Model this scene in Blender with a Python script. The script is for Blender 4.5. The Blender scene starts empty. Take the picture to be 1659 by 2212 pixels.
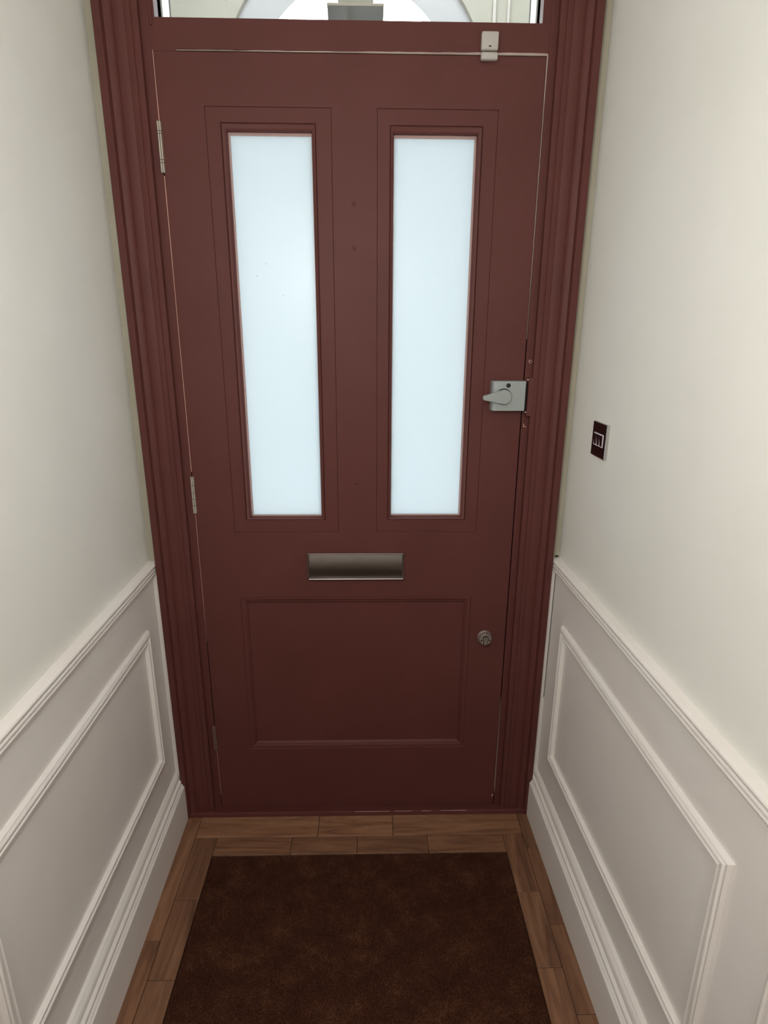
import bpy, bmesh, math, random
from mathutils import Vector, Matrix
random.seed(7)
SC = bpy.context.scene
COL = SC.collection

# ------------------------------------------------------------------ camera
D, H, F = 1.5625, 1.4746, 1307.77
YAW, PITCH, ROLL = 0.0239585, -0.3014868, 0.00538923
cy, sy = math.cos(YAW), math.sin(YAW); cp, sp = math.cos(PITCH), math.sin(PITCH)
cr, sr = math.cos(ROLL), math.sin(ROLL)
fwd = Vector((sy*cp, cy*cp, sp)); rgt = Vector((cy, -sy, 0)); up = rgt.cross(fwd)
r2 = rgt*cr + up*sr; u2 = -rgt*sr + up*cr
cam = bpy.data.cameras.new('camera'); camo = bpy.data.objects.new('camera', cam); COL.objects.link(camo)
camo.matrix_world = Matrix(((r2.x, u2.x, -fwd.x, 0), (r2.y, u2.y, -fwd.y, -D), (r2.z, u2.z, -fwd.z, H), (0, 0, 0, 1)))
cam.sensor_fit = 'VERTICAL'; cam.sensor_height = 24.0; cam.lens = F/2212*24.0
cam.clip_start = 0.02; cam.clip_end = 200
SC.camera = camo

# ------------------------------------------------------------------ world, lights, exposure
W = bpy.data.worlds.new('world'); SC.world = W; W.use_nodes = True
bg = W.node_tree.nodes['Background']; bg.inputs['Color'].default_value = (0.90, 0.955, 1.0, 1); bg.inputs['Strength'].default_value = 13.5
SC.view_settings.view_transform = 'Standard'; SC.view_settings.look = 'None'
SC.view_settings.gamma = 1; SC.view_settings.use_curve_mapping = False
SC.view_settings.exposure = 0.0

def area(name, loc, rot, sx, sy_, power, color):
    l = bpy.data.lights.new(name, 'AREA'); l.shape = 'RECTANGLE'; l.size = sx; l.size_y = sy_
    l.energy = power; l.color = color
    o = bpy.data.objects.new(name, l); COL.objects.link(o); o.location = loc; o.rotation_euler = rot
    return o
# unseen fill lights added to brighten the hall: one overhead, one near the camera
area('unseen_fill_overhead', (-0.03, -2.6, 2.70), (0, 0, 0), 0.4, 0.4, 13.0, (1.0, 0.96, 0.92))
pl_ = bpy.data.lights.new('unseen_fill_point', 'POINT'); pl_.energy = 17.5; pl_.shadow_soft_size = .09; pl_.color = (0.985, 0.99, 0.965)
po_ = bpy.data.objects.new('unseen_fill_point', pl_); COL.objects.link(po_); po_.location = (-0.150, -1.28, 1.68)
# sampling portal for the sky seen through the transom
p = area('transom_portal', (-0.04, 0.09, 2.36), (math.radians(-90), 0, 0), 0.84, 0.5, 1.0, (1, 1, 1))
p.data.cycles.is_portal = True

# ------------------------------------------------------------------ helpers
def link(o, parent=None):
    COL.objects.link(o)
    if parent is not None: o.parent = parent
    return o
def meshobj(name, verts, faces, mat, parent=None, smooth=False, bevel=0, seg=2):
    me = bpy.data.meshes.new(name); me.from_pydata([tuple(v) for v in verts], [], faces); me.validate()
    b = bmesh.new(); b.from_mesh(me); bmesh.ops.recalc_face_normals(b, faces=b.faces); b.to_mesh(me); b.free()
    me.materials.append(mat)
    if smooth:
        for f in me.polygons: f.use_smooth = True
        try: me.set_sharp_from_angle(angle=math.radians(38))
        except Exception: pass
    o = bpy.data.objects.new(name, me); link(o, parent)
    if bevel:
        m = o.modifiers.new('bevel', 'BEVEL'); m.width = bevel; m.segments = seg; m.limit_method = 'ANGLE'; m.angle_limit = math.radians(40)
    return o
class MB:
    def __init__(s): s.v = []; s.f = []
    def add(s, v, f):
        n = len(s.v); s.v += [tuple(a) for a in v]; s.f += [tuple(i+n for i in q) for q in f]; return s
    def box(s, x0, x1, y0, y1, z0, z1, fn=None):
        v = [(x, y, z) for x in (x0, x1) for y in (y0, y1) for z in (z0, z1)]
        if fn: v = [fn(*a) for a in v]
        return s.add(v, [(0, 1, 3, 2), (4, 6, 7, 5), (0, 4, 5, 1), (2, 3, 7, 6), (0, 2, 6, 4), (1, 5, 7, 3)])
    def obj(s, name, mat, parent=None, **k): return meshobj(name, s.v, s.f, mat, parent, **k)
def tag(o, label=None, cat=None, kind=None, group=None):
    if label: o['label'] = label
    if cat: o['category'] = cat
    if kind: o['kind'] = kind
    if group: o['group'] = group
    return o
def struct(o, label=None, cat=None): return tag(o, label, cat, 'structure')

def lathe(mb, c, axis, prof, n=32):
    """prof: list of (radius, distance along axis)."""
    a = Vector(axis).normalized(); t = Vector((0, 0, 1)) if abs(a.z) < .9 else Vector((1, 0, 0))
    u = a.cross(t).normalized(); w = a.cross(u); c = Vector(c); V = []; Fc = []
    for r, d in prof:
        for k in range(n):
            q = 2*math.pi*k/n; V.append(c + a*d + (u*math.cos(q) + w*math.sin(q))*r)
    for i in range(len(prof)-1):
        for k in range(n):
            Fc.append((i*n+k, i*n+(k+1) % n, (i+1)*n+(k+1) % n, (i+1)*n+k))
    Fc.append(tuple(range(n-1, -1, -1))); Fc.append(tuple((len(prof)-1)*n+k for k in range(n)))
    mb.add(V, Fc); return mb
def rect_sweep(mb, a0, a1, b0, b1, prof, fn, closed=False):
    """mitred frame; prof: [(inset, proud)], fn(a, b, proud) -> xyz; inset may be (l, r, bottom, top)."""
    V = []; n = len(prof)
    for ins, pr in prof:
        l, r, bo, to = ins if isinstance(ins, tuple) else (ins,)*4
        V += [fn(a0+l, b0+bo, pr), fn(a1-r, b0+bo, pr), fn(a1-r, b1-to, pr), fn(a0+l, b1-to, pr)]
    Fc = []
    m = n if closed else n-1
    for i in range(m):
        j = (i+1) % n
        for k in range(4):
            k2 = (k+1) % 4; Fc.append((i*4+k, i*4+k2, j*4+k2, j*4+k))
    mb.add(V, Fc); return mb
def line_sweep(mb, prof, p0, p1, caps=True):
    """prof: closed polygon of (a, b); p0/p1: functions (a, b) -> xyz at the two ends."""
    n = len(prof); V = [p0(a, b) for a, b in prof] + [p1(a, b) for a, b in prof]
    Fc = [(i, (i+1) % n, n+(i+1) % n, n+i) for i in range(n)]
    if caps: Fc += [tuple(range(n)), tuple(range(2*n-1, n-1, -1))]
    mb.add(V, Fc); return mb
def grid_plate(mb, xs, zs, holes, y0, y1):
    def hole(i, j): return i < 0 or j < 0 or i >= len(xs)-1 or j >= len(zs)-1 or (i, j) in holes
    def q(*pts): mb.add(pts, [(0, 1, 2, 3)])
    for i in range(len(xs)-1):
        for j in range(len(zs)-1):
            if hole(i, j): continue
            a, b, c, d = xs[i], xs[i+1], zs[j], zs[j+1]
            q((a, y0, c), (b, y0, c), (b, y0, d), (a, y0, d)); q((a, y1, c), (a, y1, d), (b, y1, d), (b, y1, c))
            if hole(i-1, j): q((a, y0, c), (a, y0, d), (a, y1, d), (a, y1, c))
            if hole(i+1, j): q((b, y0, c), (b, y1, c), (b, y1, d), (b, y0, d))
            if hole(i, j-1): q((a, y0, c), (a, y1, c), (b, y1, c), (b, y0, c))
            if hole(i, j+1): q((a, y0, d), (b, y0, d), (b, y1, d), (a, y1, d))
    return mb
def weld(o, d=1e-5):
    b = bmesh.new(); b.from_mesh(o.data); bmesh.ops.remove_doubles(b, verts=b.verts, dist=d)
    bmesh.ops.recalc_face_normals(b, faces=b.faces); b.to_mesh(o.data); b.free(); return o

# ------------------------------------------------------------------ materials
def srgb(r, g, b):
    f = lambda c: (c/255/12.92) if c/255 <= .04045 else ((c/255+.055)/1.055)**2.4
    return (f(r), f(g), f(b), 1)
def mat(name): 
    m = bpy.data.materials.new(name); m.use_nodes = True; nt = m.node_tree
    return m, nt, nt.nodes['Principled BSDF']
def noise(nt, scale, detail=4, rough=.55, stretch=None, coord='Object'):
    tc = nt.nodes.new('ShaderNodeTexCoord'); n = nt.nodes.new('ShaderNodeTexNoise')
    n.inputs['Scale'].default_value = scale; n.inputs['Detail'].default_value = detail; n.inputs['Roughness'].default_value = rough
    if stretch:
        mp = nt.nodes.new('ShaderNodeMapping'); mp.inputs['Scale'].default_value = stretch
        nt.links.new(tc.outputs[coord], mp.inputs['Vector']); nt.links.new(mp.outputs[0], n.inputs['Vector'])
    else: nt.links.new(tc.outputs[coord], n.inputs['Vector'])
    return n
def ramp(nt, src, stops):
    r = nt.nodes.new('ShaderNodeValToRGB'); nt.links.new(src, r.inputs['Fac'])
    while len(r.color_ramp.elements) < len(stops): r.color_ramp.elements.new(.5)
    for e, (p_, c_) in zip(r.color_ramp.elements, stops): e.position = p_; e.color = c_
    return r
def bump(nt, bsdf, src, strength, dist):
    b = nt.nodes.new('ShaderNodeBump'); b.inputs['Strength'].default_value = strength; b.inputs['Distance'].default_value = dist
    nt.links.new(src, b.inputs['Height']); nt.links.new(b.outputs[0], bsdf.inputs['Normal']); return b
def paint(name, c0, c1, rough, bscale=120, bstr=.15, stretch=None, bd=.0006, spec=.5):
    m, nt, b = mat(name)
    n = noise(nt, 5, 5); r = ramp(nt, n.outputs['Fac'], [(.3, c0), (.7, c1)])
    nt.links.new(r.outputs[0], b.inputs['Base Color'])
    b.inputs['Roughness'].default_value = rough; b.inputs['Specular IOR Level'].default_value = spec
    n2 = noise(nt, bscale, 3, .6, stretch); bump(nt, b, n2.outputs['Fac'], bstr, bd)
    return m
M_DOOR = paint('door_paint', srgb(88, 47, 43), srgb(94, 51, 47), .55, 60, .25, (1, 1, .25), .0008, .25)
M_WALL = paint('wall_paint', srgb(230, 228, 221), srgb(234, 232, 226), .75, 260, .2, None, .0006, .3)
M_WOOD_PAINT = paint('satin_wood_paint', srgb(230, 223, 217), srgb(235, 229, 224), .45, 90, .12, None, .0005, .4)
M_SHADECREAM = paint('shaded_cream_paint', srgb(168, 162, 142), srgb(182, 176, 157), .6, 90, .3)  # cream darkened so the recessed strips carry their shade in the colour
M_CEIL = paint('ceiling_paint', srgb(238, 236, 230), srgb(240, 238, 233), .85)
M_STONE = paint('porch_stucco', srgb(168, 166, 154), srgb(176, 174, 163), .9, 60, .5, None, .003)
M_ARCH = paint('porch_arch_paint', srgb(176, 177, 180), srgb(183, 184, 188), .85, 60, .4, None, .002)
M_PAVE = paint('outside_paving', srgb(150, 148, 143), srgb(165, 162, 156), .9)
M_SEAL = paint('pale_wear_and_highlight', srgb(140, 118, 110), srgb(186, 168, 158), .6, 200, .3, None, .0006)  # pale worn edges and seals, also the painted threshold highlight
M_PINK = paint('bare_primer', srgb(168, 120, 108), srgb(196, 150, 138), .6, 200, .3, None, .0006)
M_DARK, _, b_ = mat('dark_recess'); b_.inputs['Base Color'].default_value = srgb(26, 20, 20); b_.inputs['Roughness'].default_value = .7
M_WHITE, _, b_ = mat('white_plastic'); b_.inputs['Base Color'].default_value = srgb(182, 176, 169); b_.inputs['Roughness'].default_value = .4
M_LINER, _, b_ = mat('white_gloss_lining'); b_.inputs['Base Color'].default_value = srgb(226, 230, 234); b_.inputs['Roughness'].default_value = .4
def metal(name, c, rough, stretch=None, var=.12):
    m, nt, b = mat(name); b.inputs['Base Color'].default_value = c; b.inputs['Metallic'].default_value = 1
    n = noise(nt, 90, 4, .6, stretch or (1, 1, 1)); mr = nt.nodes.new('ShaderNodeMapRange')
    mr.inputs['To Min'].default_value = rough-var/2; mr.inputs['To Max'].default_value = rough+var
    nt.links.new(n.outputs['Fac'], mr.inputs['Value']); nt.links.new(mr.outputs[0], b.inputs['Roughness'])
    bump(nt, b, n.outputs['Fac'], .12, .0003); return m
M_STEEL = metal('satin_steel', srgb(126, 118, 114), .34, (.12, 1, 2.5))
M_LOCK = metal('silver_lock_enamel', srgb(158, 164, 163), .42); 
M_LOCK.node_tree.nodes['Principled BSDF'].inputs['Metallic'].default_value = .35
M_HINGE = metal('dull_hinge_steel', srgb(190, 182, 170), .45); M_HINGE.node_tree.nodes['Principled BSDF'].inputs['Metallic'].default_value = .5
M_OLD = metal('worn_nickel', srgb(150, 138, 132), .4); M_OLD.node_tree.nodes['Principled BSDF'].inputs['Metallic'].default_value = .6
M_OLDHINGE = metal('overpainted_hinge', srgb(125, 96, 92), .5); M_OLDHINGE.node_tree.nodes['Principled BSDF'].inputs['Metallic'].default_value = .2
M_CHROME = metal('polished_chrome', srgb(205, 202, 200), .08, None, .03)
M_BLACKCHROME = metal('polished_dark_metal', srgb(92, 80, 86), .12, None, .04)
M_PALE, _, b_ = mat('pale_switch_edge'); b_.inputs['Base Color'].default_value = srgb(225, 215, 222); b_.inputs['Roughness'].default_value = .35

def frosted():
    m, nt, b = mat('frosted_glass'); nt.nodes.remove(b); out = nt.nodes['Material Output']
    tr = nt.nodes.new('ShaderNodeBsdfTranslucent'); tr.inputs['Color'].default_value = (.60, .645, .66, 1)
    df = nt.nodes.new('ShaderNodeBsdfDiffuse'); df.inputs['Color'].default_value = (.55, .58, .6, 1)
    gl = nt.nodes.new('ShaderNodeBsdfGlossy'); gl.inputs['Roughness'].default_value = .35; gl.inputs['Color'].default_value = (.9, .9, .9, 1)
    m1 = nt.nodes.new('ShaderNodeMixShader'); m1.inputs[0].default_value = .15
    m2 = nt.nodes.new('ShaderNodeMixShader'); m2.inputs[0].default_value = .04
    nt.links.new(tr.outputs[0], m1.inputs[1]); nt.links.new(df.outputs[0], m1.inputs[2])
    nt.links.new(m1.outputs[0], m2.inputs[1]); nt.links.new(gl.outputs[0], m2.inputs[2])
    nt.links.new(m2.outputs[0], out.inputs[0]); return m
M_FROST = frosted()
def clear_glass(name, col, gloss, rough=.02):
    m, nt, b = mat(name); nt.nodes.remove(b); out = nt.nodes['Material Output']
    tr = nt.nodes.new('ShaderNodeBsdfTransparent')
    gl = nt.nodes.new('ShaderNodeBsdfGlossy'); gl.inputs['Roughness'].default_value = rough
    m2 = nt.nodes.new('ShaderNodeMixShader'); m2.inputs[0].default_value = gloss
    tr.inputs['Color'].default_value = col
    nt.links.new(tr.outputs[0], m2.inputs[1]); nt.links.new(gl.outputs[0], m2.inputs[2]); nt.links.new(m2.outputs[0], out.inputs[0])
    return m, nt, tr
def lit_reveal():
    m, nt, b = mat('lit_reveal_pink'); nt.nodes.remove(b); out = nt.nodes['Material Output']
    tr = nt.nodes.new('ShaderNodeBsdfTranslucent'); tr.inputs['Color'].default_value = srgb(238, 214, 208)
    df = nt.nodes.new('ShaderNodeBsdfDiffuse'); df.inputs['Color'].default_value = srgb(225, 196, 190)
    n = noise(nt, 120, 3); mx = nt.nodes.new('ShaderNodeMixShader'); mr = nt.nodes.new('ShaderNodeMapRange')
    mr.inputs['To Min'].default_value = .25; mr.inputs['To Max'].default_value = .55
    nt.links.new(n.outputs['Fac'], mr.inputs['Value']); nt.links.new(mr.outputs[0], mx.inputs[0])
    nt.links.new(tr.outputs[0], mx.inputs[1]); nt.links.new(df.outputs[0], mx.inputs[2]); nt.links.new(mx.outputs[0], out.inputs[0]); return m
M_LITREVEAL = lit_reveal()  # glow of the pane on the reveal, put into a pink mix
M_CLEAR, _, _ = clear_glass('clear_glass', (.95, .96, .95, 1), .05)
M_LANT, nt_, tr_ = clear_glass('clouded_lantern_glass', (.5, .55, .6, 1), .18, .3)
n_ = noise(nt_, 28, 5, .6, (1, 1, .35)); r_ = ramp(nt_, n_.outputs['Fac'], [(.35, (.20, .23, .26, 1)), (.65, (.50, .54, .58, 1))])
nt_.links.new(r_.outputs[0], tr_.inputs['Color'])

def oak():
    m, nt, b = mat('aged_oak_strip'); oi = nt.nodes.new('ShaderNodeObjectInfo')
    tc = nt.nodes.new('ShaderNodeTexCoord'); mp = nt.nodes.new('ShaderNodeMapping')
    mp.inputs['Scale'].default_value = (22, 2.2, 22)
    add = nt.nodes.new('ShaderNodeVectorMath'); add.operation = 'ADD'
    mul = nt.nodes.new('ShaderNodeMath'); mul.operation = 'MULTIPLY'; mul.inputs[1].default_value = 37.0
    nt.links.new(oi.outputs['Random'], mul.inputs[0])
    nt.links.new(tc.outputs['Object'], mp.inputs['Vector']); nt.links.new(mp.outputs[0], add.inputs[0]); nt.links.new(mul.outputs[0], add.inputs[1])
    n = nt.nodes.new('ShaderNodeTexNoise'); n.inputs['Scale'].default_value = 1.6; n.inputs['Detail'].default_value = 7; n.inputs['Roughness'].default_value = .62; n.inputs['Distortion'].default_value = 1.1
    nt.links.new(add.outputs[0], n.inputs['Vector'])
    r = ramp(nt, n.outputs['Fac'], [(.25, srgb(80, 52, 38)), (.5, srgb(124, 87, 64)), (.78, srgb(150, 111, 85))])
    hs = nt.nodes.new('ShaderNodeHueSaturation'); mr = nt.nodes.new('ShaderNodeMapRange')
    mr.inputs['To Min'].default_value = .84; mr.inputs['To Max'].default_value = 1.2
    nt.links.new(oi.outputs['Random'], mr.inputs['Value']); nt.links.new(mr.outputs[0], hs.inputs['Value'])
    nt.links.new(r.outputs[0], hs.inputs['Color']); nt.links.new(hs.outputs[0], b.inputs['Base Color'])
    b.inputs['Roughness'].default_value = .5; b.inputs['Specular IOR Level'].default_value = .35
    bump(nt, b, n.outputs['Fac'], .2, .0006); return m
M_OAK = oak()
def matm():
    m, nt, b = mat('brown_coir_pile'); n = noise(nt, 14, 7, .8); n2 = noise(nt, 260, 2, .5)
    mx = nt.nodes.new('ShaderNodeMath'); mx.operation = 'MULTIPLY_ADD'; mx.inputs[1].default_value = .35
    nt.links.new(n2.outputs['Fac'], mx.inputs[0]); nt.links.new(n.outputs['Fac'], mx.inputs[2])
    r = ramp(nt, mx.outputs[0], [(.40, srgb(56, 28, 19)), (.70, srgb(76, 43, 29)), (.95, srgb(108, 70, 48))])
    nt.links.new(r.outputs[0], b.inputs['Base Color']); b.inputs['Roughness'].default_value = .95; b.inputs['Specular IOR Level'].default_value = .15
    return m
M_MAT = matm()

# ------------------------------------------------------------------ wall frames (s = distance from the door plane towards the camera)
TL = 0.0015; TR = math.tan(0.0362)
def LW(s, p_, z): return (-0.6035 + p_ + TL*s, -s, z)            # left upper wall
def RW(s, p_, z): return (0.5232 - p_ + TR*s, -s, z)             # right upper wall
WP = 0.0092                                                       # wainscot stands this far proud of the wall
SMAX = 4.4; CEIL = 2.80

def wall_mesh(name, fn, label):
    mb = MB()
    line_sweep(mb, [(-.12, 0), (-.12, CEIL), (0, CEIL), (0, 0)], lambda a, b: fn(-.03, a, b), lambda a, b: fn(SMAX, a, b))
    w = mb.obj(name, M_WALL); struct(w, label)
    mb = MB(); line_sweep(mb, [(0, .02), (0, .845), (WP, .845), (WP, .02)], lambda a, b: fn(-.008, a, b), lambda a, b: fn(SMAX, a, b))
    mb.obj('wainscot_board', M_WOOD_PAINT, w)
    return w
wl = wall_mesh('wall_left', LW, 'cream painted plaster wall left of the red door')
wr = wall_mesh('wall_right', RW, 'cream painted plaster wall right of the red door, behind the switch')
def box_struct(name, b, m, label, **k):
    mb = MB(); mb.box(*b); return struct(mb.obj(name, m, **k), label)
box_struct('ceiling', (-.8, .9, -SMAX, .1, CEIL, CEIL+.1), M_CEIL, 'plain white ceiling over the hall')
box_struct('wall_back', (-.8, .9, -SMAX-.1, -SMAX, 0, CEIL), M_WALL, 'cream wall at the far end of the hall behind the camera')
mb = MB(); mb.box(-.8, -.585, .030, .30, 0, CEIL); mb.box(.505, .9, .030, .30, 0, CEIL); mb.box(-.585, .505, .030, .30, 2.70, CEIL); mb.box(-.62, .54, -.012, .030, 2.74, CEIL)
struct(mb.obj('wall_front', M_WALL), 'cream masonry around the door frame')

# filler strips between architrave and the side walls
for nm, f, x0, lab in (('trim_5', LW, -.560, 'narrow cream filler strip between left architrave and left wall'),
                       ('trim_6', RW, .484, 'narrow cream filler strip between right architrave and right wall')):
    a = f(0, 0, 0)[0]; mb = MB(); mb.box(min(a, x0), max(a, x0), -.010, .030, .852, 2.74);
    st_ = struct(mb.obj(nm, M_SHADECREAM, bevel=.0008), lab)
    mb = MB(); mb.box(min(a, x0), max(a, x0), -.022, .030, 0.0, .851); mb.obj('lower_filler', M_WOOD_PAINT, st_, bevel=.0008)

# dado rails
def rail_prof():
    P = [(0, .8600), (.0170, .8592), (.0200, .8580), (.0222, .8560), (.0230, .8530), (.0222, .8505), (.0200, .8490), (.0170, .8484), (.0168, .8466),
         (.0190, .8458), (.0212, .8440), (.0218, .8415), (.0212, .8390), (.0190, .8374), (.0165, .8368), (.0163, .8350), (.0180, .8343), (.0200, .8328), (.0204, .8305), (.0190, .8280), (.0150, .8262), (.0092, .8255), (0, .8255)]
    return P
for nm, f, lab, dz, s0 in (('trim_7', LW, 'cream moulded dado rail along the left wall', 0.0, -.015), ('trim_8', RW, 'cream moulded dado rail along the right wall', 0.007, -.003)):
    mb = MB(); pr = [(a, b+dz-.0068) for a, b in rail_prof()]
    line_sweep(mb, pr, lambda a, b: f(s0, a, b), lambda a, b: f(SMAX, a, b))
    struct(mb.obj(nm, M_WOOD_PAINT, smooth=True), lab)

# skirting boards (own direction, they run a touch askew to the walls)
SK = [(-.03, 0), (.0, 0), (.0, .1205), (-.0003, .1232), (-.0015, .1248), (-.0035, .1254), (-.0062, .1256), (-.0062, .1272), (-.0045, .1280), (-.0038, .1296), (-.0050, .1312), (-.0075, .1318), (-.0110, .1320),
      (-.0110, .1340), (-.0088, .1350), (-.0074, .1375), (-.0076, .1405), (-.0095, .1430), (-.0125, .1440), (-.0160, .1442), (-.0162, .1458), (-.0150, .1468), (-.0150, .1510), (-.0172, .1570), (-.0205, .1620), (-.0225, .1632), (-.0225, .1645), (-.0245, .1670), (-.0275, .1680), (-.045, .1680), (-.045, 0)]
def skirt(name, x0, sl, sg, lab, s0):
    mb = MB()
    g = lambda s: (lambda a, b: (x0 + sl*s + sg*a, -s, b))
    line_sweep(mb, SK, g(s0), g(SMAX)); struct(mb.obj(name, M_WOOD_PAINT, smooth=True), lab)
skirt('baseboard_left', -.5683, .0095, 1, 'tall cream moulded skirting board along the left wall', .012)
skirt('baseboard_right', .4903, .0213, -1, 'tall cream moulded skirting board along the right wall', .010)

# applied panel mouldings on the wainscot
PM = [(0, 0), (0, .0030), (.0012, .0046), (.0050, .0084), (.0058, .0056), (.0070, .0056), (.0076, .0094), (.0100, .0114), (.0125, .0118), (.0145, .0106),
      (.0155, .0074), (.0165, .0058), (.0205, .0056), (.0212, .0088), (.0230, .0106), (.0252, .0104), (.0268, .0080), (.0275, .0040), (.0278, .0)]
def panel_frame(wall, fn, s0, s1, z0, z1):
    mb = MB(); rect_sweep(mb, s0, s1, z0, z1, PM, lambda a, b, p_: fn(a, WP+p_, b))
    mb.obj('panel_moulding', M_WOOD_PAINT, wall, smooth=True)
panel_frame(wl, LW, .1062, .862, .272, .6945); panel_frame(wl, LW, .968, 1.73, .272, .6945); panel_frame(wl, LW, 1.84, 2.6, .272, .6945)
panel_frame(wr, RW, .1128, .867, .274, .7045); panel_frame(wr, RW, .968, 1.73, .274, .7045); panel_frame(wr, RW, 1.84, 2.6, .274, .7045)
# open paint gap where the right wainscot stops short of the filler strip
mb = MB(); mb.box(.5126, .5139, -.0232, -.0215, .42, .815); mb.obj('shrinkage_crack', M_DARK, wr)
mb = MB(); mb.box(.5115, .5200, -.0112, -.0095, .8602, .8655); mb.obj('plaster_hole', M_DARK, wr)

# ------------------------------------------------------------------ floor and its oak strips
fl = box_struct('floor', (-.8, .9, -SMAX, .3, -.06, -.012), M_DARK, 'floor of dark aged oak strips bordering the door mat')
def plank(x0, x1, y0, y1, dz=0):
    g = .0006
    mb = MB(); hx, hy = (x1-x0)/2-g, (y1-y0)/2-g
    along = (y1-y0) > (x1-x0)
    if not along: hx, hy = hy, hx
    mb.box(-hx, hx, -hy, hy, -.012, 0)
    o = mb.obj('plank', M_OAK, fl, bevel=.0009, seg=1)
    o.location = ((x0+x1)/2, (y0+y1)/2, dz)
    if not along: o.rotation_euler = (0, 0, math.pi/2)
    return o
def run(x0, x1, ys):
    for a, b in zip(ys[:-1], ys[1:]): plank(x0, x1, b, a, random.uniform(-.0004, .0004))
MX0, MX1, MY0, MY1 = -.4585, .3970, -1.32, -.1735
run(-.600, -.5255, [-.028, -.424, -.90, -1.35, -2.0]); run(-.5255, -.4600, [-.108, -.312, -.520, -.98, -1.40, -2.0])
run(.4600, .560, [-.028, -.16, -.398, -.612, -1.1, -1.6, -2.0]); run(.3985, .4600, [-.108, -.304, -.508, -.93, -1.4, -2.0])
def runx(y0, y1, xs):
    for a, b in zip(xs[:-1], xs[1:]): plank(a, b, y0, y1, random.uniform(-.0004, .0004))
runx(-.108, -.0, [-.5255, -.16, .068, .46]); runx(-.1722, -.108, [-.4600, -.235, -.04, .17, .3985])
y = -1.325
while y > -2.0:
    runx(y-.065, y, [-.46, random.uniform(-.3, -.1), random.uniform(.0, .25), .3985]); y -= .065
for k in range(16):
    x = -.60 + k*.0715; run(x, x+.0715, [-2.0, random.uniform(-2.9, -2.3), random.uniform(-3.8, -3.2), -SMAX])

# ------------------------------------------------------------------ door mat
dm = tag(bpy.data.objects.new('door_mat', None), 'dark brown coir door mat set in the oak floor before the red door', 'door mat'); link(dm); dm.location = (-.03, -.75, 0)
def rel(o, root): o.location = Vector(o.location) - Vector(root.location); return o
mb = MB(); mb.box(MX0, MX1, MY0, MY1, -.011, -.0035); rel(mb.obj('mat_base', M_MAT, dm, bevel=.001), dm)
V = []; Fc = []; rnd = random.Random(3)
NX, NY = 330, 300
for i in range(NX):
    for j in range(NY):
        x = MX0 + .001 + (MX1-MX0-.002)*(i+rnd.random())/NX; yy = MY1 - .001 - (.92)*(j+rnd.random())/NY
        a = rnd.random()*6.283; h = .0045 + .003*rnd.random(); w = .0013
        dx, dy = math.cos(a)*w, math.sin(a)*w; t = rnd.random()*6.283; l = .002*rnd.random()
        n = len(V); V += [(x-dx, yy-dy, -.004), (x+dx, yy+dy, -.004), (min(max(x+math.cos(t)*l, MX0), MX1), min(yy+math.sin(t)*l, MY1), -.004+h)]; Fc.append((n, n+1, n+2))
me = bpy.data.meshes.new('mat_pile'); me.from_pydata(V, [], Fc); me.materials.append(M_MAT)
mp_ = bpy.data.objects.new('mat_pile', me); link(mp_, dm); rel(mp_, dm); mp_['kind'] = 'stuff'

# ------------------------------------------------------------------ door frame (jambs, transom bar, head)
LX0, LX1, LZ0, LZ1 = -.4690, .3905, .0110, 2.0380                 # door leaf
TX0, TX1, TZ0, TZ1 = -.4600, .3760, 2.0995, 2.6300                 # transom light
mb = MB()
mb.box(-.583, LX0-.0022, .0, .10, 0, 2.70); mb.box(LX1+.0030, .503, .0, .10, 0, 2.70)
mb.box(LX0-.0022, LX1+.0030, .0, .10, LZ1+.004, TZ0); mb.box(LX0-.0022, LX1+.003, .0, .10, TZ1, 2.70)
mb.box(LX0-.0022, TX0, .0, .10, TZ0, TZ1); mb.box(TX1, LX1+.003, .0, .10, TZ0, TZ1)
mb.box(LX0-.0022, LX0+.010, .047, .10, 0, LZ1+.004); mb.box(LX1-.010, LX1+.003, .047, .10, 0, LZ1+.004); mb.box(LX0, LX1, .047, .10, LZ1-.010, LZ1+.004)
fr = struct(mb.obj('trim_1', M_DOOR, bevel=.0006), 'red-brown painted timber door frame with transom bar')
# raised inner lining beside the transom glass
mb = MB(); mb.box(-.4705, -.4655, -.0025, .0, 2.085, 2.70); mb.obj('lining_edge', M_DOOR, fr, bevel=.0006)
# architraves
def arch(name, sg, xo, xi, lab):
    # d = distance from outer edge; depth = proud
    W_ = abs(xi-xo)
    P = [(0, .002), (0, -.032), (.0015, -.034), (.0150, -.034), (.0168, -.0325), (.0174, -.027), (.0186, -.0255), (.0215, -.0275), (.030, -.0255), (.0360, -.0205),
         (.0372, -.0175), (.040, -.0185), (W_-.030, -.0180), (W_-.0285, -.0172), (W_-.0270, -.0180), (W_-.0150, -.0175), (W_-.0138, -.0150), (W_-.0120, -.0155), (W_-.0015, -.0150), (W_, -.0135), (W_, .002)]
    mb = MB(); g = lambda z: (lambda a, b: (xo + sg*a, b, z))
    line_sweep(mb, P, g(0), g(2.74)); return struct(mb.obj(name, M_DOOR, smooth=True), lab)
arch('trim_2', 1, -.5800, -.4905, 'red-brown moulded architrave on the hinge side, left of the door')
arch('trim_3', -1, .5000, .4105, 'red-brown moulded architrave on the lock side, right of the door')
mb = MB(); P = [(.0, 0), (-.030, 0), (-.030, .0135), (-.0285, .0160), (-.0255, .0165), (-.012, .0120), (.0, .0105), (.09, .0105), (.09, 0)]
line_sweep(mb, P, lambda a, b: (-.592, a, b), lambda a, b: (.512, a, b))
th = struct(mb.obj('trim_4', M_DOOR, smooth=True), 'low red-brown painted threshold under the door')
mb = MB(); V = []
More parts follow.
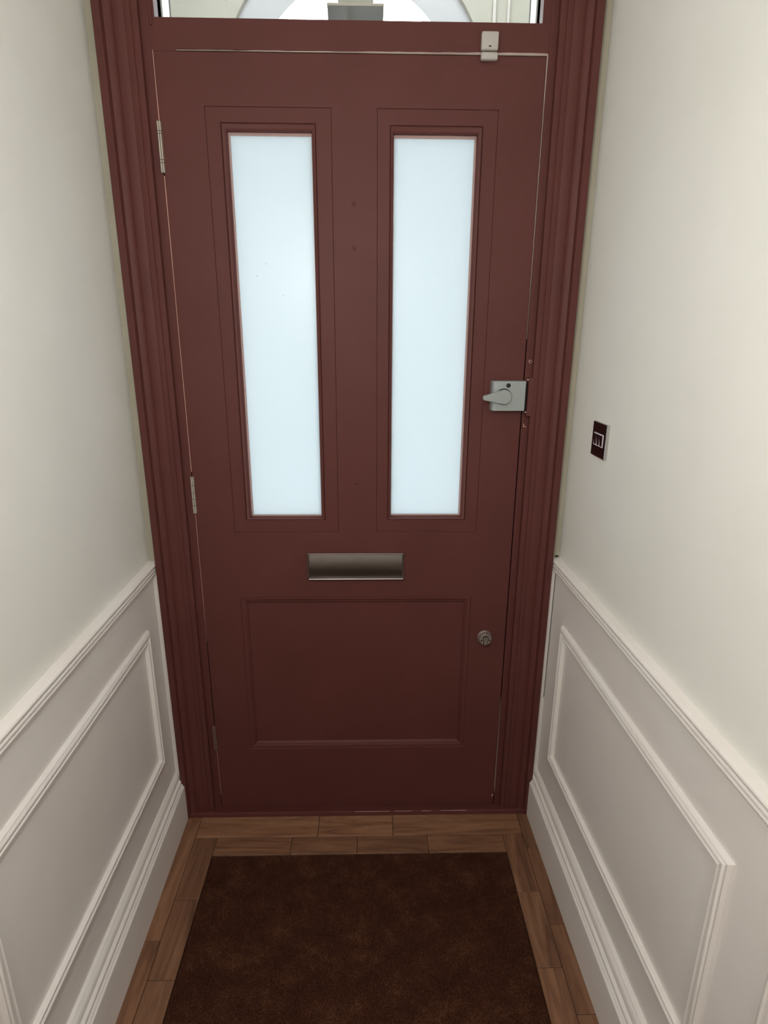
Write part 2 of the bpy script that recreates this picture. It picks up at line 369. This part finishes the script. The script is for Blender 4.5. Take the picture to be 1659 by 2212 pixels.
for x0, x1 in ((-.05, .06), (.075, .13), (.16, .19), (.22, .30)): mb.box(x0, x1, -.0302, -.0296, .0150, .0163)
mb.obj('edge_highlight', M_SEAL, th)  # pale slivers painting the highlight along the threshold's front edge

# pale sealing strip / worn arris around the leaf
def strip(pts, w, y0, m, horiz):
    mb = MB()
    for (a, wa), (b, wb) in zip(pts[:-1], pts[1:]):
        if horiz: v = [(a, LZ1+.001), (b, LZ1+.001), (b, LZ1+.001+wb), (a, LZ1+.001+wa)]
        else: v = [(w-0, a), (w+wa, a), (w+wb, b), (w-0, b)]
        q = [(x, y0, z) for x, z in v] + [(x, .002, z) for x, z in v]
        mb.add(q, [(0, 1, 2, 3), (7, 6, 5, 4), (0, 4, 5, 1), (1, 5, 6, 2), (2, 6, 7, 3), (3, 7, 4, 0)])
    return mb
rr = random.Random(5)
mbq = MB(); mbq.box(LX0-.001, LX0+.052, -.0004, .01, LZ1-.0003, LZ1+.0045); mbq.box(LX0-.001, LX0+.052, .01, .04, LZ1-.0003, LZ1+.0045); mbq.obj('filled_joint', M_DOOR, fr)
pts = []; x = LX0+.05
while x < LX1+.001: t = (x-LX0)/(LX1-LX0); pts.append((x, .0009+.0042*t**1.3+rr.uniform(-.0005, .0005))); x += .022
pts.append((LX1+.001, .0042))
strip(pts, 0, -.0016, M_SEAL, True).obj('draught_seal', M_SEAL, fr)
strip([(2.042, .0026), (1.95, .0018), (1.80, .0013), (1.60, .0011), (1.44, .0005)], LX1+.0004, -.0012, M_SEAL, False).obj('draught_seal', M_SEAL, fr)
strip([(.40, .0006), (.25, .0013), (.06, .0013)], LX1+.0008, -.0008, M_SEAL, False).obj('draught_seal', M_SEAL, fr)
strip([(2.040, .0012), (1.90, .0020)], LX0-.0016, -.0008, M_PINK, False).obj('draught_seal', M_PINK, fr)
strip([(1.795, .0020), (1.45, .0014), (1.10, .0018)], LX0-.0014, -.0008, M_PINK, False).obj('draught_seal', M_PINK, fr)
strip([(.985, .0013), (.78, .0010), (.60, .0004)], LX0-.0012, -.0008, M_PINK, False).obj('draught_seal', M_PINK, fr)
strip([(.225, .0010), (.06, .0008)], LX0-.0010, -.0008, M_PINK, False).obj('draught_seal', M_PINK, fr)

# painted-over keep for the night latch, chips and old screw hole
mb = MB(); mb.box(.4005, .4165, -.016, .0, 1.250, 1.3475); mb.obj('latch_keep', M_DOOR, fr, bevel=.0015)
mb = MB(); mb.box(.3945, .4005, -.006, .0, 1.262, 1.335); mb.obj('keep_recess', M_DARK, fr)
mb = MB(); lathe(mb, (.4045, .001, 1.3855), (0, -1, 0), [(.0042, 0), (.0042, .0022), (.0034, .0028), (.0022, .0028), (.0018, .0018)], 16); mb.obj('screw_hole', M_PINK, fr, smooth=True)
mb = MB(); lathe(mb, (.4045, .0, 1.3855), (0, -1, 0), [(.0022, 0), (.0022, .0031)], 12); mb.obj('screw_socket', M_DARK, fr)
mb = MB(); mb.box(.3985, .4008, -.0009, .001, 1.2195, 1.2285); mb.box(.4008, .4065, -.0009, .001, 1.2195, 1.2215); mb.obj('paint_chip', M_PINK, fr)
mb = MB(); mb.box(.3965, .4025, -.0145, -.0125, 1.3395, 1.3435); mb.box(.3962, .4045, -.0145, -.0125, 1.2585, 1.2618); mb.obj('latch_screw', M_SEAL, fr, bevel=.0008)

# ------------------------------------------------------------------ door leaf
O = [(-.3675, -.0860, .931, 1.9355), (.0175, .2905, .931, 1.9345)]     # inlaid panels round each light
G = [(-.3345, -.1212, .9665, 1.9040), (.0468, .2575, .9660, 1.9025)]   # outer line of glazing bead
I = [(-.3220, -.1310, .9730, 1.8882), (.0550, .2460, .9740, 1.8868)]   # sight size of the glass
P_ = (-.3660, .2870, .2305, .7375)
xs = sorted({LX0, LX1, O[0][0], O[0][1], O[1][0], O[1][1], P_[0], P_[1]}); zs = [LZ0, P_[2], P_[3], .931, 1.935, LZ1]
holes = set()
for i in range(len(xs)-1):
    xm = (xs[i]+xs[i+1])/2
    for j in range(len(zs)-1):
        zm = (zs[j]+zs[j+1])/2
        for (a, b, c, d) in (O[0], O[1], P_):
            if a < xm < b and c < zm < d: holes.add((i, j))
mb = MB(); grid_plate(mb, xs, zs, holes, 0, .044)
door = struct(weld(mb.obj('door_1', M_DOOR)), 'red-brown painted front door with two tall frosted lights')
bm_ = door.modifiers.new('bevel', 'BEVEL'); bm_.width = .0009; bm_.segments = 2; bm_.limit_method = 'ANGLE'; bm_.angle_limit = .7
for (o, g, s) in zip(O, G, I):
    z1o = 1.935
    mb = MB(); e = .0004
    grid_plate(mb, [o[0]+e, g[0], g[1], o[1]-e], [.931+e, g[2], g[3], z1o-e], {(1, 1)}, .0007, .0433)
    pn = weld(mb.obj('glazing_panel', M_DOOR, door)); q = pn.modifiers.new('bevel', 'BEVEL'); q.width = .0006; q.segments = 1; q.limit_method = 'ANGLE'
    L_, R_, B_, T_ = s[0]-g[0], g[1]-s[1], s[2]-g[2], g[3]-s[3]
    f = lambda a, b, p_: (a, p_, b)
    fr_ = lambda k: (L_*k, R_*k, B_*k, T_*k)
    mb = MB(); rect_sweep(mb, g[0], g[1], g[2], g[3], [(fr_(.0), .020), (fr_(.0), .0035), (fr_(.10), .0030), (fr_(.13), .0005), (fr_(.25), -.0010), (fr_(.6), .0005), (fr_(.9), .0030), (fr_(1), .0050), (fr_(1), .0170), (fr_(0), .0170)], f)
    mb.obj('glazing_bead', M_DOOR, pn, smooth=True)
    # pale strip painting the pane-lit reveal, with a dark hairline inside it
    lw = (.0042, .0012) if s[0] < 0 else (.0012, .0040)
    i1 = (lw[0], lw[1], .0030, .0058); i2 = tuple(v+.0007 for v in i1)
    mb = MB(); rect_sweep(mb, s[0], s[1], s[2], s[3], [(0, .0172), (i1, .0172), (i1, .0166), (0, .0166)], f, True); mb.obj('lit_reveal_strip', M_LITREVEAL, pn)
    mb = MB(); rect_sweep(mb, s[0], s[1], s[2], s[3], [(i1, .0180), (i2, .0180), (i2, .0174), (i1, .0174)], f, True); mb.obj('reveal_hairline', M_OLD, pn)
    mb = MB(); mb.box(g[0]+.002, g[1]-.002, .0185, .0245, g[2]+.002, g[3]-.002)
    mb.obj('glass_pane', M_FROST, pn)
bpy.data.objects['glazing_panel']['label'] = 'left glazed panel'
for x_, z_, r_ in ((-.2502, 1.6113, .0011), (-.2740, 1.5829, .0012), (-.2120, 1.5399, .0011)):
    mb = MB(); lathe(mb, (x_, .0186, z_), (0, -1, 0), [(r_, 0), (r_, .0006)], 10); mb.obj('paint_speck', M_OLD, bpy.data.objects['glazing_panel'])
# outside beads hide the pane edge
for g, s in zip(G, I):
    mb = MB(); grid_plate(mb, [g[0]-.001, s[0], s[1], g[1]+.001], [g[2]-.001, s[2], s[3], g[3]+.001], {(1, 1)}, .026, .040); mb.obj('outer_glazing_bead', M_DOOR, door)
# lower panel with its moulding
mb = MB(); mb.box(P_[0], P_[1], .0105, .034, P_[2], P_[3]); lp = mb.obj('lower_panel', M_DOOR, door)
mb = MB(); rect_sweep(mb, P_[0], P_[1], P_[2], P_[3], [(0, .015), (0, .0012), (.0004, .0016), (.0016, .0018), (.0024, .0008), (.0040, .0006), (.0120, .0052), (.0134, .0060), (.0140, .0046), (.0158, .0046), (.0205, .0100), (.0210, .0112)], lambda a, b, p_: (a, p_, b))
mb.obj('panel_moulding', M_DOOR, lp, smooth=True)
# painted-over bolt heads on the middle stile
for z in (1.7415, 1.6460, 1.0700):
    mb = MB(); lathe(mb, (-.0372, .0, z), (0, -1, 0), [(.0055, -.001), (.0050, .0006), (.0036, .0014), (.0016, .0018)], 18); mb.obj('bolt_head', M_DOOR, door, smooth=True)
# scuffed corner
mb = MB(); mb.add([(.383, -.0006, .040), (.389, -.0006, .043), (.3895, -.0006, .052), (.385, -.0006, .048), (.383, .001, .040), (.389, .001, .043), (.3895, .001, .052), (.385, .001, .048)], [(0, 1, 2, 3), (4, 7, 6, 5), (0, 4, 5, 1), (1, 5, 6, 2), (2, 6, 7, 3), (3, 7, 4, 0)])
mb.obj('paint_chip', M_PINK, door)

# letter plate
x0, x1, z0, z1 = -.1730, .0930, .7940, .8700
lpz = tag(MB().box(x0, x1, -.0035, .001, z0, z1).obj('letter_plate', M_STEEL, door, bevel=.0012), 'satin steel letter plate with inner flap')
mb = MB(); n = 10; prof = []
for k in range(n+1):
    t = k/n; prof.append((-.0046 - .0058*math.sin(math.pi*min(t*1.05, 1))*.8 - .001*t, z1-.0035 - t*(z1-z0-.0125)))
poly = [(-.0036, z1-.0035)] + prof + [(-.0036, prof[-1][1])]
line_sweep(mb, poly, lambda a, b: (x0+.005, a, b), lambda a, b: (x1-.005, a, b)); mb.obj('flap', M_STEEL, lpz, smooth=True)
mb = MB(); line_sweep(mb, [(-.0035, z0+.0005), (-.0105, z0), (-.0115, z0+.002), (-.0100, z0+.0042), (-.0035, z0+.0052)], lambda a, b: (x0+.003, a, b), lambda a, b: (x1-.002, a, b)); mb.obj('bottom_lip', M_STEEL, lpz, smooth=True)
mb = MB(); mb.box(x0, x0+.0022, -.009, -.003, z0, z1); mb.box(x1-.0022, x1, -.009, -.003, z0, z1); mb.obj('end_cap', M_STEEL, lpz, bevel=.0008)

# night latch
x0, x1, z0, z1 = .3080, .3925, 1.2645, 1.3385; yd = -.024
mb = MB(); n = 8; prof = [(x1, 0.0), (x1, yd+.001), (x1-.001, yd)]
for k in range(n+1):
    a = math.pi/2*k/n; prof.append((x0+.012-.012*math.sin(a), yd+.012-.012*math.cos(a)))
prof += [(x0-.001, 0.0)]
line_sweep(mb, prof, lambda a, b: (a, b, z0), lambda a, b: (a, b, z1))
nl = tag(mb.obj('night_latch', M_LOCK, door, smooth=True, bevel=.0012), 'silver-grey surface night latch')
cx, cz = .3372, 1.3005
mb = MB(); lathe(mb, (cx, yd+.001, cz), (0, -1, 0), [(.0202, 0), (.0202, .0016), (.0188, .0016)], 40); mb.obj('lever_rose', M_DARK, nl, smooth=True)
def teardrop(r, tx, tz, tw, n=40):
    pts = []; dx, dz = tx-cx, tz-cz; L = math.hypot(dx, dz); a0 = math.atan2(dz, dx); off = math.acos((r-tw)/L)
    for k in range(n+1):
        a = a0+off + (2*math.pi-2*off)*k/n; pts.append((cx+r*math.cos(a), cz+r*math.sin(a)))
    for k in range(9):
        a = a0-off*0.95 + 2*off*.95*k/8
        pts.append((tx+tw*math.cos(a)*.6, tz+tw*math.sin(a)))
    return pts
V = []; A = teardrop(.0182, .2860, 1.2985, .0058); N = len(A)
def ring(s, y, extra=0):
    out = []
    for (a, b) in A:
        t = max(0, (cx-.012-a)/.045); out.append((cx+(a-cx)*s, y - .006*t - extra, cz+(b-cz)*s))
    return out
V = ring(1, yd-.0045) + ring(1, yd-.0100) + ring(.955, yd-.0122)
Fc = [tuple(range(N))[::-1]] + [(i, (i+1) % N, N+(i+1) % N, N+i) for i in range(N)] + [(N+i, N+(i+1) % N, 2*N+(i+1) % N, 2*N+i) for i in range(N)] + [tuple(range(2*N, 3*N))]
lv = meshobj('lever', V, Fc, M_LOCK, nl, smooth=True)
mb = MB(); lathe(mb, (cx, yd, cz), (0, -1, 0), [(.014, 0), (.014, .006)], 24); mb.obj('lever_hub', M_LOCK, nl, smooth=True)
mb = MB(); lathe(mb, (.3478, yd+.001, 1.3282), (0, -1, 0), [(.0055, 0), (.0055, .0016), (.0045, .0022)], 24); mb.obj('snib_button', M_DARK, nl, smooth=True)

# cylinder deadlock escutcheon
cx, cz = .3310, .6085
mb = MB(); lathe(mb, (cx, .001, cz), (0, -1, 0), [(.0215, 0), (.0215, .004), (.0195, .006), (.0185, .013), (.0175, .0175), (.0165, .0185)], 40)
cl = tag(mb.obj('cylinder_lock', M_OLD, door, smooth=True), 'round worn nickel cylinder lock cover')
def keyshape(r, w, h, y0_, y1_):
    pts = []
    for k in range(17):
        a = math.radians(-50 + 280*k/16); pts.append((cx + r*math.cos(a), cz + .0042 + r*math.sin(a)))
    pts += [(cx-w, cz-h), (cx+w, cz-h)]
    mb = MB(); line_sweep(mb, pts, lambda a, b: (a, y0_, b), lambda a, b: (a, y1_, b)); return mb
keyshape(.0085, .0062, .0150, -.0165, -.0188).obj('keyhole_rim', M_DARK, cl)
keyshape(.0062, .0040, .0150, -.0165, -.0200).obj('lock_cylinder', M_OLD, cl, smooth=True)
mb = MB(); mb.box(cx-.0009, cx+.0009, -.0203, -.0190, cz+.0005, cz+.0095); mb.obj('keyway', M_DARK, cl)
for sx in (-1, 1):
    mb = MB(); lathe(mb, (cx+sx*.0118, -.0180, cz-.0025), (0, -1, 0), [(.0026, 0), (.0026, .0010), (.0018, .0012)], 14); mb.obj('screw', M_DARK, cl, smooth=True)

# hinges
def hinge(x, z0, z1, segs, m, lab):
    L = z1-z0; z = z1; root = tag(bpy.data.objects.new('hinge', None), lab); link(root, door); root.location = (x, 0, z0)
    for s in segs:
        h = L*s; a = z-h+.0006; b = z-.0006; mb = MB()
        for sg, w in ((-1, .0043), (1, .0040)):
            n = 6; xc = sg*.0023
            pr = [(xc+w/2*math.cos(math.pi*k/n)*1.02, -.0045-.0030*math.sin(math.pi*k/n)) for k in range(n+1)] + [(xc-w/2, .001), (xc+w/2, .001)]
            line_sweep(mb, pr, lambda p, q: (p, q, a-z0), lambda p, q: (p, q, b-z0))
        mb.obj('knuckle', m, root, smooth=True); z -= h
    mb = MB(); mb.box(-.0036, .0036, -.0035, .0005, .001, L-.001); mb.obj('hinge_pin', M_DARK, root)
hinge(-.4702, 1.8000, 1.9040, (.19, .055, .50, .055, .20), M_HINGE, 'upper grey steel butt hinge')
hinge(-.4685, .9870, 1.0880, (.24, .20, .16, .18, .22), M_HINGE, 'middle grey steel butt hinge')
hinge(-.4715, .2330, .3140, (.2, .2, .2, .2, .2), M_OLDHINGE, 'lower hinge mostly painted over')

# ------------------------------------------------------------------ transom window
mb = MB(); grid_plate(mb, [TX0-.003, TX0+.0, TX1-.0, TX1+.003], [TZ0-.003, TZ0, TZ1, TZ1+.003], {(1, 1)}, .030, .050)
tw = struct(mb.obj('window_1', M_DOOR), 'clear glass transom light above the red door')
mb = MB(); mb.box(TX0, TX1, .050, .054, TZ0, TZ1); mb.obj('glass_pane', M_CLEAR, tw)
mb = MB(); rect_sweep(mb, TX0, TX1, TZ0, TZ1, [(0, .055), (0, .059), (.002, .059), (.002, .055)], lambda a, b, p_: (a, p_, b), True); mb.obj('glazing_bead', M_LINER, tw)
mb = MB(); rect_sweep(mb, TX0, TX1, TZ0, TZ1, [(0, .056), (.003, .056), (.003, .118), (0, .118)], lambda a, b, p_: (a, p_, b), True); mb.obj('outer_lining', M_LINER, tw)
mb = MB(); mb.box(TX0+.0022, TX0+.0040, .112, .119, TZ0, TZ1); mb.box(TX1-.0040, TX1-.0022, .112, .119, TZ0, TZ1); mb.obj('mastic_line', M_DARK, tw)

# ------------------------------------------------------------------ porch beyond
box_struct('trim_9', (-3.5, 3.5, .1, 9, -.2, -.05), M_PAVE, 'pale stone paving outside the door')
def arch_wall(name, y0, y1, cx_, cz_, R, hw, m, lab, X=1.45, top=3.3):
    """wall with an arched opening down to the ground."""
    mb = MB(); n = 40; a0 = math.acos(min(1, hw/R)); pts = []
    for k in range(n+1):
        a = a0 + (math.pi-2*a0)*k/n; pts.append((cx_+R*math.cos(a), cz_+R*math.sin(a)))
    for yy, flip in ((y0, 0), (y1, 1)):
        for (p0, p1) in zip(pts[:-1], pts[1:]):
            q = [(p0[0], yy, p0[1]), (p0[0], yy, top), (p1[0], yy, top), (p1[0], yy, p1[1])]; mb.add(q if not flip else q[::-1], [(0, 1, 2, 3)])
        for sgn, pe in ((1, pts[0]), (-1, pts[-1])):
            q = [(pe[0], yy, -.05), (cx_+sgn*X, yy, -.05), (cx_+sgn*X, yy, top), (pe[0], yy, top)]; mb.add(q, [(0, 1, 2, 3)])
    for (p0, p1) in zip([(pts[0][0], -.05)]+pts, pts+[(pts[-1][0], -.05)]): mb.add([(p0[0], y0, p0[1]), (p1[0], y0, p1[1]), (p1[0], y1, p1[1]), (p0[0], y1, p0[1])], [(0, 1, 2, 3)])
    mb.add([(cx_-X, y0, top), (cx_+X, y0, top), (cx_+X, y1, top), (cx_-X, y1, top)], [(0, 1, 2, 3)])
    return struct(weld(mb.obj(name, m)), lab)
arch_wall('wall_porch_inner', 1.10, 1.125, -.053, 2.300, .498, .498, M_STONE, 'cream porch wall with a wide arched opening')
pw = arch_wall('wall_porch_outer', 1.126, 1.20, -.053, 2.298, .378, .378, M_ARCH, 'pale grey inner arch of the porch')
wp = bpy.data.objects['wall_porch_inner']
mb = MB()
for a, b in ((.452, .466), (.505, .517)): mb.box(a, b, 1.088, 1.101, 0, 3.3)
mb.obj('pilaster_bead', M_WHITE, wp, bevel=.003)
mb = MB(); mb.box(-.86, -.82, 1.085, 1.101, 0, 3.3); mb.obj('pilaster_bead', M_WHITE, wp, bevel=.003)
box_struct('wall_porch_left', (-1.62, -1.50, .3, 1.30, -.05, 3.3), M_STONE, 'cream side wall of the porch on the left')
box_struct('wall_porch_right', (1.40, 1.52, .3, 1.30, -.05, 3.3), M_STONE, 'cream side wall of the porch on the right')
box_struct('wall_house_front', (-1.62, -.8, .1, .30, -.05, 3.3), M_STONE, 'house front left of the door, outside')
box_struct('wall_house_side', (.9, 1.52, .1, .30, -.05, 3.3), M_STONE, 'house front right of the door, outside')

box_struct('ceiling_porch_added', (-1.62, 1.52, .1, 1.30, 3.3, 3.4), M_STONE, 'unseen cream porch ceiling added to cut the sky light')  # out of view, added to hold back sky light in the porch

# porch lantern hanging outside the transom
lz0, lz1, ly = 2.20, 2.3560, .62
lt = tag(bpy.data.objects.new('porch_lantern', None), 'square clouded glass lantern hanging in the porch beyond the transom', 'lantern'); link(lt); lt.location = (-.040, ly, lz1)
hw = .0805
def lb(b, name, m, **k):
    mb = MB(); mb.box(*b); return mb.obj(name, m, lt, **k)
zt = 0
for i, (a, b, c, d) in enumerate(((-hw, hw, -hw, -hw+.003), (-hw, hw, hw-.003, hw), (-hw, -hw+.003, -hw+.003, hw-.003), (hw-.003, hw, -hw+.003, hw-.003))):
    lb((a, b, c, d, lz0-lz1, -.006), 'lantern_pane', M_LANT)
lb((-hw-.002, hw+.002, -hw-.002, hw+.002, -.007, 0), 'lantern_cap', M_HINGE, bevel=.001)
lb((-.052, .052, -.052, .052, .0, .10), 'lantern_hood', M_STONE, bevel=.004)
mb = MB(); lathe(mb, (0, 0, .10), (0, 0, 1), [(.004, 0), (.004, .72)], 10); mb.obj('hanging_rod', M_DARK, lt)
MB().box(-.25, .25, -.03, .03, .80, .84).obj('hanging_bracket', M_DARK, lt)

# ------------------------------------------------------------------ things
def sensor(name, loc, sx, sz, d, lab, slot):
    root = bpy.data.objects.new(name, None); link(root); root.location = loc; tag(root, lab, 'sensor')
    mb = MB(); mb.box(-sx/2, sx/2, -d, 0, -sz/2, sz/2); o = mb.obj('housing', M_WHITE, root, bevel=.0035, seg=4)
    for f in o.data.polygons: f.use_smooth = True
    if slot:
        mb = MB(); mb.box(-.0028, .0028, -d-.0004, -d+.001, -sz/2+.0055, -sz/2+.0080); mb.obj('indicator_slot', M_DARK, root, bevel=.0003)
    return root
sensor('contact_sensor', (.2620, .0, 2.0620), .0375, .0350, .0130, 'white square alarm contact sensor on the frame above the door', True)
sensor('sensor_magnet', (.2622, .0, 2.0340), .0370, .0150, .0130, 'small white magnet block on the door top, below the square sensor', False)

sw = tag(bpy.data.objects.new('light_switch', None), 'polished metal light switch plate with three rockers on the right wall', 'switch'); link(sw)
b0 = RW(.2015, 0, 1.2230); sw.location = b0
sw.rotation_euler = (0, 0, math.atan(TR))
# local frame: x towards hall = -x, y = towards door
def sbx(y0, y1, z0, z1, p0, p1, name, m, par=sw, **k):
    mb = MB(); mb.box(-p1, -p0, y0, y1, z0, z1); return mb.obj(name, m, par, **k)
sbx(-.0380, .0380, -.0395, .0395, 0, .0072, 'switch_plate', M_CHROME, bevel=.0012)
sbx(-.0365, .0372, -.0378, .0382, .0070, .0078, 'face_plate', M_BLACKCHROME, bevel=.0004)
bz = sbx(-.0262, .0262, -.0140, .0150, .0070, .0086, 'rocker_surround', M_PALE, bevel=.0005)
for c_ in (-.0165, .0, .0165):
    mb = MB(); w = .0058
    v = [(-.0080, c_-w, -.0120), (-.0080, c_+w, -.0120), (-.0080, c_+w, .0130), (-.0080, c_-w, .0130), (-.0090, c_-w, -.0120), (-.0090, c_+w, -.0120), (-.0118, c_+w, .0130), (-.0118, c_-w, .0130)]
    mb.add(v, [(3, 2, 1, 0), (4, 5, 6, 7), (0, 1, 5, 4), (1, 2, 6, 5), (2, 3, 7, 6), (3, 0, 4, 7)]); mb.obj('rocker', M_BLACKCHROME, sw, bevel=.0006)
